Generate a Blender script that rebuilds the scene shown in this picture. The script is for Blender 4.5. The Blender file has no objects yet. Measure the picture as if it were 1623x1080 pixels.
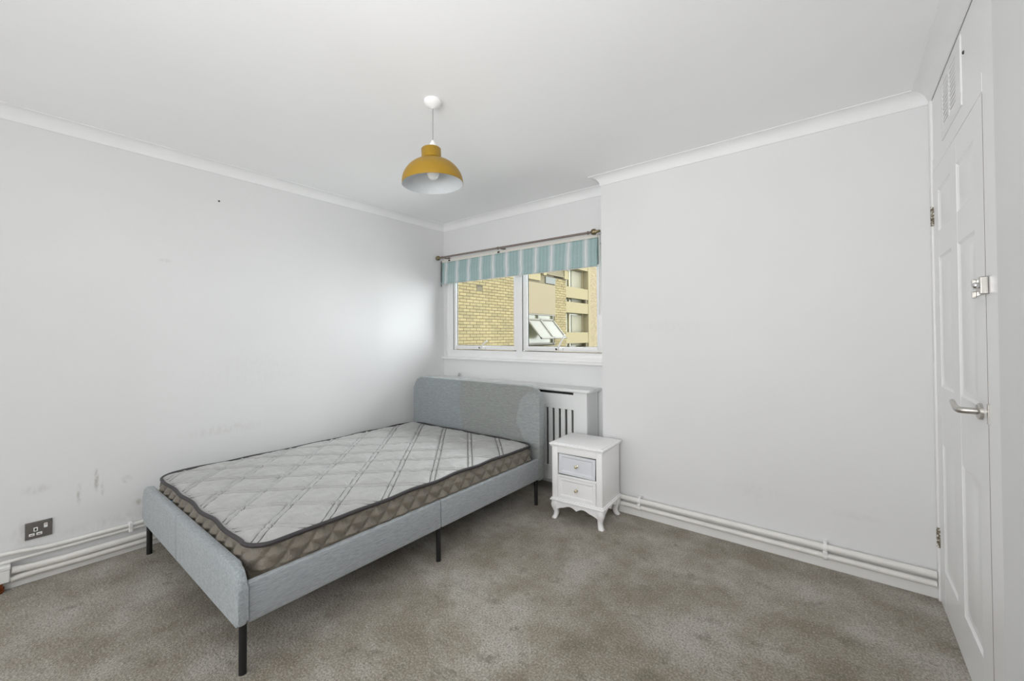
import bpy, bmesh, math, random
from mathutils import Vector, Matrix, noise as mnoise

random.seed(7)
PI = math.pi
S = bpy.context.scene
COL = S.collection

# ------------------------------------------------------------------ camera
CAM = Vector((3.258, 0.6954, 1.2447))
YAW, PITCH, ROLL = math.radians(38.2734), math.radians(0.7846), math.radians(-0.3045)
F_PX = 654.866
fwd = Vector((-math.sin(YAW) * math.cos(PITCH), math.cos(YAW) * math.cos(PITCH), math.sin(PITCH)))
rgt = Vector((math.cos(YAW), math.sin(YAW), 0))
upv = rgt.cross(fwd)
r2 = math.cos(ROLL) * rgt + math.sin(ROLL) * upv
u2 = -math.sin(ROLL) * rgt + math.cos(ROLL) * upv
cd = bpy.data.cameras.new('camera')
cam = bpy.data.objects.new('camera', cd)
COL.objects.link(cam)
cd.sensor_width = 36.0
cd.sensor_fit = 'HORIZONTAL'
cd.lens = F_PX / 1623 * 36.0
cd.shift_y = -17.42 / 1623
cd.clip_start = 0.02
M = Matrix(((r2.x, u2.x, -fwd.x, CAM.x), (r2.y, u2.y, -fwd.y, CAM.y), (r2.z, u2.z, -fwd.z, CAM.z), (0, 0, 0, 1)))
cam.matrix_world = M
S.camera = cam

# ------------------------------------------------------------------ world, lights, exposure
W = bpy.data.worlds.new('world')
S.world = W
W.use_nodes = True
bg = W.node_tree.nodes['Background']
bg.inputs['Color'].default_value = (0.93, 0.97, 1.0, 1)
bg.inputs['Strength'].default_value = 9.2


def area(name, loc, rot, sx, sy, power, color=(1, 1, 1), portal=False, spread=180, aim=None):
    l = bpy.data.lights.new(name, 'AREA')
    l.shape = 'RECTANGLE'
    l.size, l.size_y = sx, sy
    l.energy = power
    l.color = color
    o = bpy.data.objects.new(name, l)
    o.location = loc
    o.rotation_euler = rot
    l.spread = math.radians(spread)
    if aim:
        o.rotation_euler = (Vector(aim) - Vector(loc)).to_track_quat('-Z', 'Y').to_euler()
    COL.objects.link(o)
    if portal:
        l.cycles.is_portal = True
    return o


# unseen fill lamps added: ceiling, camera side and rear, sky portal of this window
area('ceiling_fill', (2.9, 0.1, 1.35), (0, 0, 0), 0.8, 0.8, 12, spread=120, aim=(2.0, 2.6, 2.4))
area('camera_fill', (3.1, 0.15, 1.9), (math.radians(97), 0, math.radians(30)), 0.9, 0.9, 9)
area('rear_fill', (1.8, -1.50, 1.35), (math.radians(97), 0, 0), 3.0, 1.7, 46)
area('sky_portal', (0.95, 3.80, 1.55), (-PI / 2, 0, 0), 1.95, 1.2, 1, portal=True)

S.view_settings.view_transform = 'Standard'
S.view_settings.look = 'None'
S.view_settings.exposure = 0.04
S.view_settings.gamma = 1.0
S.view_settings.use_curve_mapping = False
try:
    S.cycles.use_denoising = True
    S.cycles.max_bounces = 14
    S.cycles.diffuse_bounces = 8
    S.cycles.transparent_max_bounces = 16
    S.cycles.sample_clamp_indirect = 8
    S.cycles.caustics_reflective = False
    S.cycles.caustics_refractive = False
except Exception:
    pass

# ------------------------------------------------------------------ material helpers


class NT:
    def __init__(self, name):
        self.m = bpy.data.materials.new(name)
        self.m.use_nodes = True
        self.t = self.m.node_tree
        self.b = self.t.nodes['Principled BSDF']

    def n(self, typ, **kw):
        nd = self.t.nodes.new(typ)
        for k, v in kw.items():
            setattr(nd, k, v)
        return nd

    def l(self, a, b):
        self.t.links.new(a, b)

    def math(self, op, a, b=None, clamp=False):
        nd = self.n('ShaderNodeMath', operation=op)
        nd.use_clamp = clamp
        for i, v in enumerate((a, b)):
            if v is None:
                continue
            if isinstance(v, (int, float)):
                nd.inputs[i].default_value = v
            else:
                self.l(v, nd.inputs[i])
        return nd.outputs[0]

    def coord(self, kind='Object'):
        return self.n('ShaderNodeTexCoord').outputs[kind]

    def sep(self, v):
        nd = self.n('ShaderNodeSeparateXYZ')
        self.l(v, nd.inputs[0])
        return nd.outputs

    def noise(self, vec, scale, detail=4, rough=0.55, stretch=None, dist=0.0):
        if stretch:
            mp = self.n('ShaderNodeMapping')
            mp.inputs['Scale'].default_value = stretch
            self.l(vec, mp.inputs['Vector'])
            vec = mp.outputs[0]
        nd = self.n('ShaderNodeTexNoise')
        nd.inputs['Scale'].default_value = scale
        nd.inputs['Detail'].default_value = detail
        nd.inputs['Roughness'].default_value = rough
        nd.inputs['Distortion'].default_value = dist
        self.l(vec, nd.inputs['Vector'])
        return nd.outputs['Fac']

    def ramp(self, fac, stops):
        nd = self.n('ShaderNodeValToRGB')
        cr = nd.color_ramp
        while len(cr.elements) < len(stops):
            cr.elements.new(0.5)
        for e, (p, c) in zip(cr.elements, stops):
            e.position = p
            e.color = (c, c, c, 1) if isinstance(c, (int, float)) else (*c, 1)
        self.l(fac, nd.inputs['Fac'])
        return nd.outputs['Color']

    def mix(self, fac, a, b, mode='MIX'):
        nd = self.n('ShaderNodeMix', data_type='RGBA', blend_type=mode)
        for i, v in ((0, fac), (6, a), (7, b)):
            if isinstance(v, (int, float)):
                nd.inputs[i].default_value = v
            elif isinstance(v, tuple):
                nd.inputs[i].default_value = (*v, 1)
            else:
                self.l(v, nd.inputs[i])
        return nd.outputs[2]

    def bump(self, h, strength=0.3, dist=0.002, prev=None):
        nd = self.n('ShaderNodeBump')
        nd.inputs['Strength'].default_value = strength
        nd.inputs['Distance'].default_value = dist
        self.l(h, nd.inputs['Height'])
        if prev is not None:
            self.l(prev, nd.inputs['Normal'])
        self.l(nd.outputs[0], self.b.inputs['Normal'])
        return nd.outputs[0]

    def base(self, v):
        if isinstance(v, tuple):
            self.b.inputs['Base Color'].default_value = (*v, 1)
        else:
            self.l(v, self.b.inputs['Base Color'])

    def set(self, rough=None, metal=None, spec=None, sheen=None):
        if rough is not None:
            self.b.inputs['Roughness'].default_value = rough
        if metal is not None:
            self.b.inputs['Metallic'].default_value = metal
        if spec is not None:
            self.b.inputs['Specular IOR Level'].default_value = spec
        if sheen is not None:
            self.b.inputs['Sheen Weight'].default_value = sheen


def painted(name, c, rough=0.5, var=0.03, scale=6.0, bump=0.08, bscale=60, spec=0.5, metal=0.0):
    t = NT(name)
    co = t.coord()
    n = t.noise(co, scale, 5)
    lo = tuple(max(0, x * (1 - var)) for x in c)
    hi = tuple(min(1, x * (1 + var)) for x in c)
    t.base(t.ramp(n, [(0.3, lo), (0.7, hi)]))
    t.set(rough=rough, spec=spec, metal=metal)
    if bump:
        t.bump(t.noise(co, bscale, 3), bump, 0.002)
    return t.m


def blob(t, a, b, a0, b0, ra, rb, soft=0.5):
    """soft-edged ellipse mask in two coordinates"""
    da = t.math('DIVIDE', t.math('SUBTRACT', a, a0), ra)
    db = t.math('DIVIDE', t.math('SUBTRACT', b, b0), rb)
    d = t.math('SQRT', t.math('ADD', t.math('MULTIPLY', da, da), t.math('MULTIPLY', db, db)))
    mr = t.n('ShaderNodeMapRange', interpolation_type='SMOOTHSTEP')
    mr.inputs['From Min'].default_value = 1.0
    mr.inputs['From Max'].default_value = 1.0 - soft
    t.l(d, mr.inputs['Value'])
    return mr.outputs['Result']


def wall_mat(name, c, marks, ax):
    """matt emulsion: roller texture, faint mottling, scuffs and drips that have a shape of their own"""
    t = NT(name)
    co = t.coord()
    s = t.sep(co)
    a, z = s[ax], s[2]
    n = t.noise(co, 1.6, 6)
    col = t.ramp(n, [(0.3, tuple(x * 0.975 for x in c)), (0.7, c)])
    if marks:
        m = None
        for (a0, z0, ra, rz, k) in marks:
            bl = t.math('MULTIPLY', blob(t, a, z, a0, z0, ra, rz, 0.8), k)
            m = bl if m is None else t.math('MAXIMUM', m, bl)
        g = t.ramp(t.noise(co, 45, 4, stretch=(1, 1, 0.5)), [(0.38, 0.1), (0.6, 1.0)])
        col = t.mix(t.math('MULTIPLY', m, g), col, (0.36, 0.33, 0.27))
    # stray specks
    vo = t.n('ShaderNodeTexVoronoi')
    vo.inputs['Scale'].default_value = 2.1
    t.l(co, vo.inputs['Vector'])
    sp = t.math('LESS_THAN', vo.outputs['Distance'], 0.008)
    col = t.mix(t.math('MULTIPLY', sp, 0.5), col, (0.3, 0.28, 0.24))
    t.base(col)
    t.set(rough=0.75, spec=0.25)
    b1 = t.bump(t.noise(co, 140, 3), 0.10, 0.002)
    t.bump(t.noise(co, 5, 4), 0.25, 0.006, b1)
    return t.m


WHITE = (0.765, 0.768, 0.772)
M_wall_left = wall_mat('paint_wall_left', WHITE, [
    (1.008, 0.39, 0.012, 0.075, 0.75), (1.075, 0.45, 0.014, 0.09, 0.6), (1.10, 0.40, 0.010, 0.06, 0.45),
    (1.20, 0.42, 0.03, 0.03, 0.5), (0.85, 0.46, 0.07, 0.035, 0.25), (1.369, 1.718, 0.04, 0.018, 0.22),
    (1.7, 0.62, 0.35, 0.05, 0.13), (1.35, 0.20, 0.7, 0.05, 0.16), (0.82, 0.25, 0.06, 0.1, 0.22),
    (1.25, 0.27, 0.03, 0.03, 0.5), (1.9, 1.0, 0.5, 0.2, 0.05), (1.65, 2.157, 0.007, 0.007, 1.0)], 1)
M_wall_far = wall_mat('paint_wall_far', WHITE, [
    (2.85, 0.33, 0.3, 0.06, 0.06), (3.3, 0.30, 0.2, 0.03, 0.07), (2.4, 1.3, 0.3, 0.05, 0.05)], 0)
M_wall = wall_mat('paint_wall', WHITE, None, 1)
M_ceiling = wall_mat('paint_ceiling', (0.925, 0.928, 0.935), None, 1)
M_coving = painted('paint_coving', (0.8479, 0.8508, 0.8576), 0.7, 0.015, 5, 0.05)
M_gloss = painted('white_gloss', (0.83, 0.83, 0.82), 0.32, 0.015, 4, 0.04, 25)
M_door = painted('door_paint', (0.87, 0.87, 0.87), 0.38, 0.015, 3, 0.03, 30)
M_pipe = painted('pipe_paint', (0.80, 0.79, 0.76), 0.35, 0.05, 9, 0.10, 40)
M_upvc = painted('white_upvc', (0.88, 0.88, 0.88), 0.22, 0.01, 3, 0)
M_cover = painted('cover_paint', (0.80, 0.81, 0.81), 0.45, 0.015, 4, 0.03)
M_stand = painted('nightstand_paint', (0.90, 0.90, 0.90), 0.42, 0.015, 5, 0.03)
M_stand_shade = painted('nightstand_shade', (0.74, 0.76, 0.80), 0.5, 0.015, 5, 0.03)  # nightstand paint cooled and darkened for the recessed drawer's shade
M_dark = painted('dark_gap_shade', (0.06, 0.055, 0.05), 0.8, 0.1, 20, 0)
M_black = painted('black_metal', (0.012, 0.012, 0.013), 0.4, 0.1, 20, 0.05)
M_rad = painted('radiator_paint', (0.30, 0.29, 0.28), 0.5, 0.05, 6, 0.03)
M_nickel = painted('satin_nickel', (0.55, 0.53, 0.50), 0.28, 0.05, 40, 0.03, 200, metal=1.0)
M_chrome = painted('chrome', (0.72, 0.72, 0.72), 0.12, 0.03, 40, 0, metal=1.0)
M_brass = painted('old_brass', (0.2730, 0.2217, 0.1352), 0.35, 0.2, 60, 0.1, 200, metal=1.0)
M_bronze = painted('bronze_rod', (0.2880, 0.2320, 0.2080), 0.38, 0.1, 60, 0.05, 200, metal=0.7)
def flecked():
    t = NT('flecked_hinge')
    co = t.coord()
    n = t.noise(co, 130, 3, 0.7)
    t.base(t.ramp(n, [(0.50, (0.13, 0.10, 0.055)), (0.56, (0.78, 0.77, 0.72))]))
    t.set(rough=0.45)
    return t.m


M_hinge = flecked()
M_seam_shade = painted('seam_thread_shade', (0.13, 0.126, 0.12), 0.8, 0.1, 40, 0)  # grey thread darkened for the shade in the quilt grooves
M_seal = painted('rubber_seal', (0.10, 0.10, 0.10), 0.7, 0.1, 20, 0)
M_gap_strip = painted('door_gap_brown', (0.12, 0.075, 0.05), 0.8, 0.3, 8, 0)  # door edge brown, darkened for gap shade
M_copper = painted('copper', (0.45, 0.16, 0.07), 0.35, 0.3, 80, 0.1, 100, metal=1.0)
M_crystal = painted('pale_gold_knob', (0.75, 0.66, 0.48), 0.12, 0.1, 60, 0, metal=0.8)
M_socket = painted('brushed_steel_plate', (0.20, 0.19, 0.18), 0.42, 0.08, 90, 0.05, 200, metal=0.6)
M_plastic = painted('white_plastic', (0.86, 0.86, 0.85), 0.3, 0.01, 8, 0)
M_cord = painted('lamp_cord', (0.3630, 0.3630, 0.3630), 0.5, 0.02, 40, 0)
M_yellow = painted('mustard_enamel', (0.3120, 0.1796, 0.0075), 0.42, 0.05, 30, 0.03, 120)
M_lining = painted('shade_lining', (0.6120, 0.6375, 0.6545), 0.5, 0.03, 12, 0.03)
M_tag = painted('blue_tag', (0.04, 0.22, 0.42), 0.5, 0.5, 120, 0)


def glass_mat(name, tint=(1, 1, 1), gloss=0.06):
    t = NT(name)
    t.t.nodes.remove(t.b)
    out = t.t.nodes['Material Output']
    tr = t.n('ShaderNodeBsdfTransparent')
    tr.inputs[0].default_value = (*tint, 1)
    gl = t.n('ShaderNodeBsdfGlossy')
    gl.inputs['Roughness'].default_value = 0.02
    fr = t.n('ShaderNodeFresnel')
    fr.inputs['IOR'].default_value = 1.25
    mx = t.n('ShaderNodeMixShader')
    t.l(t.math('ADD', fr.outputs[0], gloss - 0.05), mx.inputs[0])
    t.l(tr.outputs[0], mx.inputs[1])
    t.l(gl.outputs[0], mx.inputs[2])
    t.l(mx.outputs[0], out.inputs['Surface'])
    return t.m


M_glass = glass_mat('window_glass', (0.97, 0.98, 0.97), 0.05)
M_bulb = painted('opal_bulb', (0.80, 0.80, 0.78), 0.2, 0.01, 20, 0)

# frosted neighbour glass
M_frost = painted('obscured_glass', (0.0767, 0.0752, 0.0608), 0.25, 0.05, 20, 0.1, 300, spec=0.08)
M_dimglass = painted('dim_glass', (0.0676, 0.0676, 0.0383), 0.15, 0.2, 3, 0)
M_curtain = painted('net_curtain', (0.0782, 0.0713, 0.0405), 0.6, 0.08, 3, 0)


def carpet():
    t = NT('carpet_pile')
    co = t.coord()
    s = t.sep(co)
    big = t.noise(co, 2.6, 8, 0.68, dist=0.15)
    med = t.noise(co, 9, 6, 0.7, dist=0.3)
    fine = t.noise(co, 125, 3, 0.75)
    mid = t.noise(co, 60, 3, 0.6)
    col = t.ramp(big, [(0.38, (0.238, 0.201, 0.147)), (0.50, (0.350, 0.313, 0.255)), (0.62, (0.485, 0.453, 0.402))])
    col = t.mix(t.ramp(med, [(0.32, 0.75), (0.44, 0.0)]), col, (0.165, 0.148, 0.105))
    col = t.mix(t.ramp(fine, [(0.36, 0.75), (0.54, 0.0)]), col, (0.14, 0.125, 0.095))
    col = t.mix(t.ramp(fine, [(0.54, 0.0), (0.68, 0.55)]), col, (0.66, 0.635, 0.57))
    t.base(col)
    t.set(rough=0.95, spec=0.1, sheen=0.25)
    b = t.bump(t.math('ADD', fine, mid), 0.9, 0.006)
    t.bump(med, 0.5, 0.012, b)
    return t.m


M_carpet = carpet()


def melange(name, c, stain=None, fold=False, horiz=True):
    """grey-blue woven upholstery with short flecks along the weft"""
    t = NT(name)
    co = t.coord()
    s = t.sep(co)
    f1 = t.noise(co, 110, 3, 0.7, stretch=(0.3, 0.3, 4.0) if horiz else (1, 1, 1))
    f2 = t.noise(co, 420, 2, 0.6)
    f3 = t.noise(co, 4, 4)
    lo = tuple(x * 0.72 for x in c)
    hi = tuple(min(1, x * 1.22) for x in c)
    col = t.ramp(f1, [(0.30, lo), (0.68, hi)])
    col = t.mix(t.ramp(f3, [(0.4, 0.0), (0.75, 0.25)]), col, tuple(x * 0.8 for x in c))
    if stain:
        # a grey-brown worn half and a washed patch by the right-hand edge
        e = t.math('ADD', s[0], t.math('MULTIPLY', t.math('SUBTRACT', f3, 0.5), 0.10))
        half = t.math('GREATER_THAN', e, -0.10)
        col = t.mix(half, col, (0.955, 0.92, 0.865), 'MULTIPLY')
        ex = t.math('ADD', s[0], t.math('MULTIPLY', t.math('SUBTRACT', t.noise(co, 9, 3), 0.5), 0.07))
        wash = blob(t, ex, s[2], 0.66, 0.62, 0.165, 0.21, 0.12)
        col = t.mix(wash, col, (1.18, 1.20, 1.24), 'MULTIPLY')
    t.base(col)
    t.set(rough=0.9, spec=0.15, sheen=0.3)
    b = t.bump(t.math('ADD', f1, f2), 0.35, 0.0015)
    if fold:
        ridge = blob(t, s[0], s[2], -0.06, 0.25, 0.018, 0.40, 1.0)
        b = t.bump(ridge, 0.8, 0.012, b)
        wr = t.noise(co, 7, 3, stretch=(2.0, 1, 0.6))
        t.bump(wr, 0.35, 0.015, b)
    return t.m


M_fabric = melange('bed_fabric', (0.345, 0.372, 0.388))
M_fabric_foot = melange('bed_fabric_foot', (0.355, 0.39, 0.41), fold=True, horiz=False)
M_fabric_head = melange('bed_fabric_head', (0.285, 0.315, 0.325), stain=True)


def satin(name, c, wr=0.5, rough=0.36):
    t = NT(name)
    co = t.coord()
    n = t.noise(co, 5, 5)
    col = t.ramp(n, [(0.3, tuple(x * 0.9 for x in c)), (0.7, tuple(min(1, x * 1.06) for x in c))])
    t.base(col)
    t.set(rough=rough, spec=0.55, sheen=0.2)
    w = t.noise(co, 16, 5, 0.6, stretch=(1.0, 2.6, 2.6), dist=1.2)
    b = t.bump(w, wr, 0.012)
    t.bump(t.noise(co, 400, 2), 0.12, 0.001, b)
    return t.m


M_mat_top = satin('mattress_top_fabric', (0.415, 0.415, 0.405))
M_mat_side = satin('mattress_side_fabric', (0.175, 0.152, 0.118), 0.6, 0.26)
M_piping = painted('mattress_piping', (0.045, 0.040, 0.043), 0.6, 0.1, 80, 0.1, 300)


def stripe_mat():
    """printed cotton: pale blue-green bands between clusters of white lines"""
    t = NT('blind_stripes')
    co = t.coord()
    s = t.sep(co)
    wob = t.math('MULTIPLY', t.math('SUBTRACT', t.noise(co, 3.5, 2), 0.5), 0.02)
    u = t.math('FRACT', t.math('DIVIDE', t.math('ADD', t.math('ADD', s[0], wob), 0.012), 0.161))
    P_ = [(0.0, 1), (0.035, 1), (0.05, .1), (0.075, .1), (0.09, .9), (0.11, .9), (0.125, 0), (0.165, 0), (0.175, .6), (0.19, .6), (0.20, 0), (0.37, 0), (0.38, .3),
          (0.395, .3), (0.405, 0), (0.59, 0), (0.60, .35), (0.615, .35), (0.625, 0), (0.80, 0), (0.81, .7), (0.825, .7), (0.84, .0), (0.875, .0), (0.885, 0.9),
          (0.91, .9), (0.925, .1), (0.945, .1), (0.96, 1), (1.0, 1)]
    r = t.n('ShaderNodeValToRGB')
    cr = r.color_ramp
    cr.interpolation = 'LINEAR'
    while len(cr.elements) < len(P_):
        cr.elements.new(0.5)
    for e, (p, v) in zip(cr.elements, P_):
        e.position = p
        e.color = (v, v, v, 1)
    t.l(u, r.inputs['Fac'])
    fine = t.noise(co, 900, 2, stretch=(1, 1, 0.05))
    tone = t.ramp(fine, [(0.35, (0.31, 0.46, 0.46)), (0.65, (0.43, 0.57, 0.57))])
    col = t.mix(r.outputs['Color'], tone, (0.82, 0.82, 0.83))
    t.base(col)
    t.set(rough=0.9, spec=0.1)
    # thin cotton lets some daylight through
    out = t.t.nodes['Material Output']
    tl = t.n('ShaderNodeBsdfTranslucent')
    t.l(col, tl.inputs['Color'])
    mx = t.n('ShaderNodeMixShader')
    mx.inputs[0].default_value = 0.10
    t.l(t.b.outputs[0], mx.inputs[1])
    t.l(tl.outputs[0], mx.inputs[2])
    t.l(mx.outputs[0], out.inputs['Surface'])
    t.bump(t.noise(co, 500, 2), 0.15, 0.001)
    return t.m


M_stripe = stripe_mat()
M_linen = painted('blind_header', (0.74, 0.72, 0.66), 0.8, 0.03, 30, 0.1, 300)


def brick_mat(name, c):
    t = NT(name)
    g = t.n('ShaderNodeNewGeometry')
    oi = t.n('ShaderNodeObjectInfo')
    v = t.math('FRACT', t.math('ADD', g.outputs['Random Per Island'], oi.outputs['Random']))
    col = t.ramp(v, [(0.0, tuple(x * 0.86 for x in c)), (0.5, c), (1.0, tuple(min(1, x * 1.12) for x in c))])
    n = t.noise(t.coord('Object'), 30, 4)
    col = t.mix(t.ramp(n, [(0.35, 0.25), (0.6, 0.0)]), col, tuple(x * 0.8 for x in c))
    t.base(col)
    t.set(rough=0.9, spec=0.15)
    return t.m


M_brick = brick_mat('yellow_brick', (0.1050, 0.0850, 0.0417))
M_brick_far = brick_mat('buff_brick', (0.1268, 0.1027, 0.0613))
M_mortar = painted('mortar', (0.0253, 0.0202, 0.0091), 0.95, 0.1, 20, 0.2)
M_mortar_far = painted('mortar_far', (0.0585, 0.0484, 0.0263), 0.95, 0.1, 20, 0.2)
M_panel = painted('cream_panel', (0.0950, 0.0786, 0.0484), 0.6, 0.02, 1.5, 0.02, spec=0.08)
M_render = painted('cream_render', (0.1149, 0.0975, 0.0551), 0.8, 0.03, 2, 0.1, spec=0.08)
M_outwhite = painted('old_white_frame', (0.0769, 0.0722, 0.0584), 0.4, 0.03, 5, 0, spec=0.08)
M_lead = painted('grey_lead', (0.0317, 0.0352, 0.0282), 0.6, 0.08, 8, 0.1)
M_timber = painted('weathered_beam', (0.0467, 0.0358, 0.0125), 0.8, 0.15, 9, 0.1)
M_ground = painted('pale_bounce_ground', (0.3780, 0.3780, 0.3690), 0.95, 0.1, 3, 0.2)  # unseen ground lightened to bounce daylight onto the ceiling

# ------------------------------------------------------------------ geometry helpers


class MB:
    """collects shapes in a bmesh, then links them as ONE object"""

    count = 0

    def __init__(self):
        self.bm = bmesh.new()

    def box(self, x0, x1, y0, y1, z0, z1, bev=0.0, seg=2):
        MB.count = (MB.count + 1) % 9
        j = MB.count * 0.00012
        if min(x1 - x0, y1 - y0, z1 - z0) < 0.03:
            x0, x1, y0, y1, z0, z1 = x0 - j, x1 + j, y0 - j, y1 + j, z0 - j, z1 + j
        r = bmesh.ops.create_cube(self.bm, size=1.0)
        vs = r['verts']
        bmesh.ops.scale(self.bm, vec=(x1 - x0, y1 - y0, z1 - z0), verts=vs)
        bmesh.ops.translate(self.bm, vec=((x0 + x1) / 2, (y0 + y1) / 2, (z0 + z1) / 2), verts=vs)
        if bev:
            es = list({e for v in vs for e in v.link_edges})
            bmesh.ops.bevel(self.bm, geom=es, offset=bev, segments=seg, profile=0.5, affect='EDGES')
        return self

    def tube(self, pts, r, n=12, caps=True, radii=None):
        pts = [Vector(p) for p in pts]
        rings = []
        t0 = (pts[1] - pts[0]).normalized()
        ref = Vector((0, 0, 1)) if abs(t0.z) < 0.9 else Vector((1, 0, 0))
        a = t0.cross(ref).normalized()
        for i, p in enumerate(pts):
            if i == 0:
                tg = pts[1] - pts[0]
            elif i == len(pts) - 1:
                tg = pts[-1] - pts[-2]
            else:
                tg = (pts[i + 1] - pts[i]).normalized() + (pts[i] - pts[i - 1]).normalized()
            tg.normalize()
            a = (a - tg * a.dot(tg)).normalized()
            b = tg.cross(a)
            rr = radii[i] if radii else r
            rings.append([self.bm.verts.new(p + rr * (math.cos(2 * PI * k / n) * a + math.sin(2 * PI * k / n) * b)) for k in range(n)])
        for i in range(len(rings) - 1):
            for k in range(n):
                self.bm.faces.new((rings[i][k], rings[i][(k + 1) % n], rings[i + 1][(k + 1) % n], rings[i + 1][k]))
        if caps:
            self.bm.faces.new(list(reversed(rings[0])))
            self.bm.faces.new(rings[-1])
        return self

    def lathe(self, c, prof, n=48, axis='Z'):
        """prof: list of (radius, height along axis)"""
        c = Vector(c)
        rings = []
        for r, h in prof:
            ring = []
            if r < 1e-6:
                ring = [self.bm.verts.new(c + self._ax(0, 0, h, axis))]
            else:
                for k in range(n):
                    t = 2 * PI * k / n
                    ring.append(self.bm.verts.new(c + self._ax(r * math.cos(t), r * math.sin(t), h, axis)))
            rings.append(ring)
        for A, B in zip(rings[:-1], rings[1:]):
            if len(A) == 1 and len(B) == 1:
                continue
            for k in range(n):
                k2 = (k + 1) % n
                if len(A) == 1:
                    self.bm.faces.new((A[0], B[k2], B[k]))
                elif len(B) == 1:
                    self.bm.faces.new((A[k], A[k2], B[0]))
                else:
                    self.bm.faces.new((A[k], A[k2], B[k2], B[k]))
        return self

    @staticmethod
    def _ax(u, v, h, axis):
        if axis == 'Z':
            return Vector((u, v, h))
        if axis == 'X':
            return Vector((h, u, v))
        return Vector((v, h, u))

    def prism(self, poly, d0, d1, plane='XZ', bev=0.0, seg=3):
        """extrude a polygon given in a plane from depth d0 to d1"""
        def P(a, b, d):
            return Vector((a, d, b)) if plane == 'XZ' else (Vector((d, a, b)) if plane == 'YZ' else Vector((a, b, d)))
        A = [self.bm.verts.new(P(a, b, d0)) for a, b in poly]
        B = [self.bm.verts.new(P(a, b, d1)) for a, b in poly]
        n = len(poly)
        f = [self.bm.faces.new(A), self.bm.faces.new(list(reversed(B)))]
        for i in range(n):
            self.bm.faces.new((A[i], B[i], B[(i + 1) % n], A[(i + 1) % n]))
        if bev:
            es = list({e for ff in f for e in ff.edges})
            bmesh.ops.bevel(self.bm, geom=es, offset=bev, segments=seg, profile=0.5, affect='EDGES')
        return self

    def frustum(self, r0, d0, r1, d1, plane='YZ'):
        """ring of four faces between rectangle r0 at depth d0 and r1 at d1 (a0,a1,b0,b1)"""
        def P(a, b, d):
            return Vector((d, a, b)) if plane == 'YZ' else Vector((a, d, b))
        c0 = [(r0[0], r0[2]), (r0[1], r0[2]), (r0[1], r0[3]), (r0[0], r0[3])]
        c1 = [(r1[0], r1[2]), (r1[1], r1[2]), (r1[1], r1[3]), (r1[0], r1[3])]
        A = [self.bm.verts.new(P(a, b, d0)) for a, b in c0]
        B = [self.bm.verts.new(P(a, b, d1)) for a, b in c1]
        for i in range(4):
            self.bm.faces.new((A[i], A[(i + 1) % 4], B[(i + 1) % 4], B[i]))
        return A, B

    def quad(self, pts):
        self.bm.faces.new([self.bm.verts.new(Vector(p)) for p in pts])
        return self

    def build(self, name, mat, parent=None, smooth=None, origin=None, norm=True):
        if norm:
            bmesh.ops.recalc_face_normals(self.bm, faces=self.bm.faces[:])
        org = Vector((0, 0, 0))
        if parent is not None and not parent.get('local_build'):
            q = parent
            while q is not None:
                org = org + q.location
                q = q.parent
            if any(tuple(p_.rotation_euler) != (0, 0, 0) for p_ in [parent]):
                org = Vector((0, 0, 0))
        if origin is not None:
            org = Vector(origin)
        if org.length > 0:
            bmesh.ops.translate(self.bm, vec=-org, verts=self.bm.verts[:])
        me = bpy.data.meshes.new(name)
        self.bm.to_mesh(me)
        self.bm.free()
        me.materials.append(mat)
        if smooth is not None:
            me.polygons.foreach_set('use_smooth', [True] * len(me.polygons))
            if smooth < 179:
                try:
                    me.set_sharp_from_angle(angle=math.radians(smooth))
                except Exception:
                    pass
        o = bpy.data.objects.new(name, me)
        COL.objects.link(o)
        if parent is not None:
            o.parent = parent
        elif origin is not None:
            o.location = origin
        return o


def tag(o, label=None, cat=None, group=None, kind=None):
    if label:
        o['label'] = label
    if cat:
        o['category'] = cat
    if group:
        o['group'] = group
    if kind:
        o['kind'] = kind
    return o


def thing(name, loc, label, cat, rz=0.0, group=None, kind=None):
    o = bpy.data.objects.new(name, None)
    o.empty_display_size = 0.1
    o.location = loc
    o.rotation_euler = (0, 0, rz)
    COL.objects.link(o)
    return tag(o, label, cat, group, kind)


def struct(o, label, cat):
    return tag(o, label, cat, None, 'structure')


# ------------------------------------------------------------------ room shell
H = 2.40
D = 3.475        # plane of the plain far wall
A = 3.669        # plane of the window alcove wall
XR = 1.903       # corner where the alcove ends
WX = 3.617       # plane of the door wall
YB = -1.55       # wall behind the camera

fl = MB().box(-0.02, WX + 0.02, YB - 0.02, A + 0.02, -0.12, 0.0).build('floor', M_carpet)
struct(fl, 'worn grey-brown carpet with trodden dark patches', 'carpet')
ce = MB().box(-0.25, WX + 0.25, YB - 0.2, A + 0.25, H, H + 0.2).build('ceiling', M_ceiling)
struct(ce, 'flat white painted ceiling with the yellow pendant', 'ceiling')
wl = MB().box(-0.25, 0.0, YB - 0.2, A + 0.062, -0.12, H).build('wall_left', M_wall_left)
struct(wl, 'white wall along the bed, scuffed and dripped near the socket', 'wall')
wf = MB().box(XR, WX + 0.25, D, A + 0.25, -0.12, H).build('wall_far', M_wall_far)
struct(wf, 'plain white wall between window alcove and door', 'wall')
wb = MB().box(-0.25, WX + 0.25, YB - 0.2, YB, -0.12, H).build('wall_back', M_wall)
struct(wb, 'white wall behind the camera', 'wall')
WIN = (0.036, 1.865, 1.022, 2.04)
ww = MB()
ww.box(0, XR, A, A + 0.060, -0.12, WIN[2])
ww.box(0, XR, A, A + 0.060, WIN[3], H)
ww.box(0, WIN[0], A, A + 0.060, WIN[2], WIN[3])
ww.box(WIN[1], XR, A, A + 0.060, WIN[2], WIN[3])
ww = ww.build('wall_window', M_wall)
struct(ww, 'white alcove wall above and below the window', 'wall')
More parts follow.
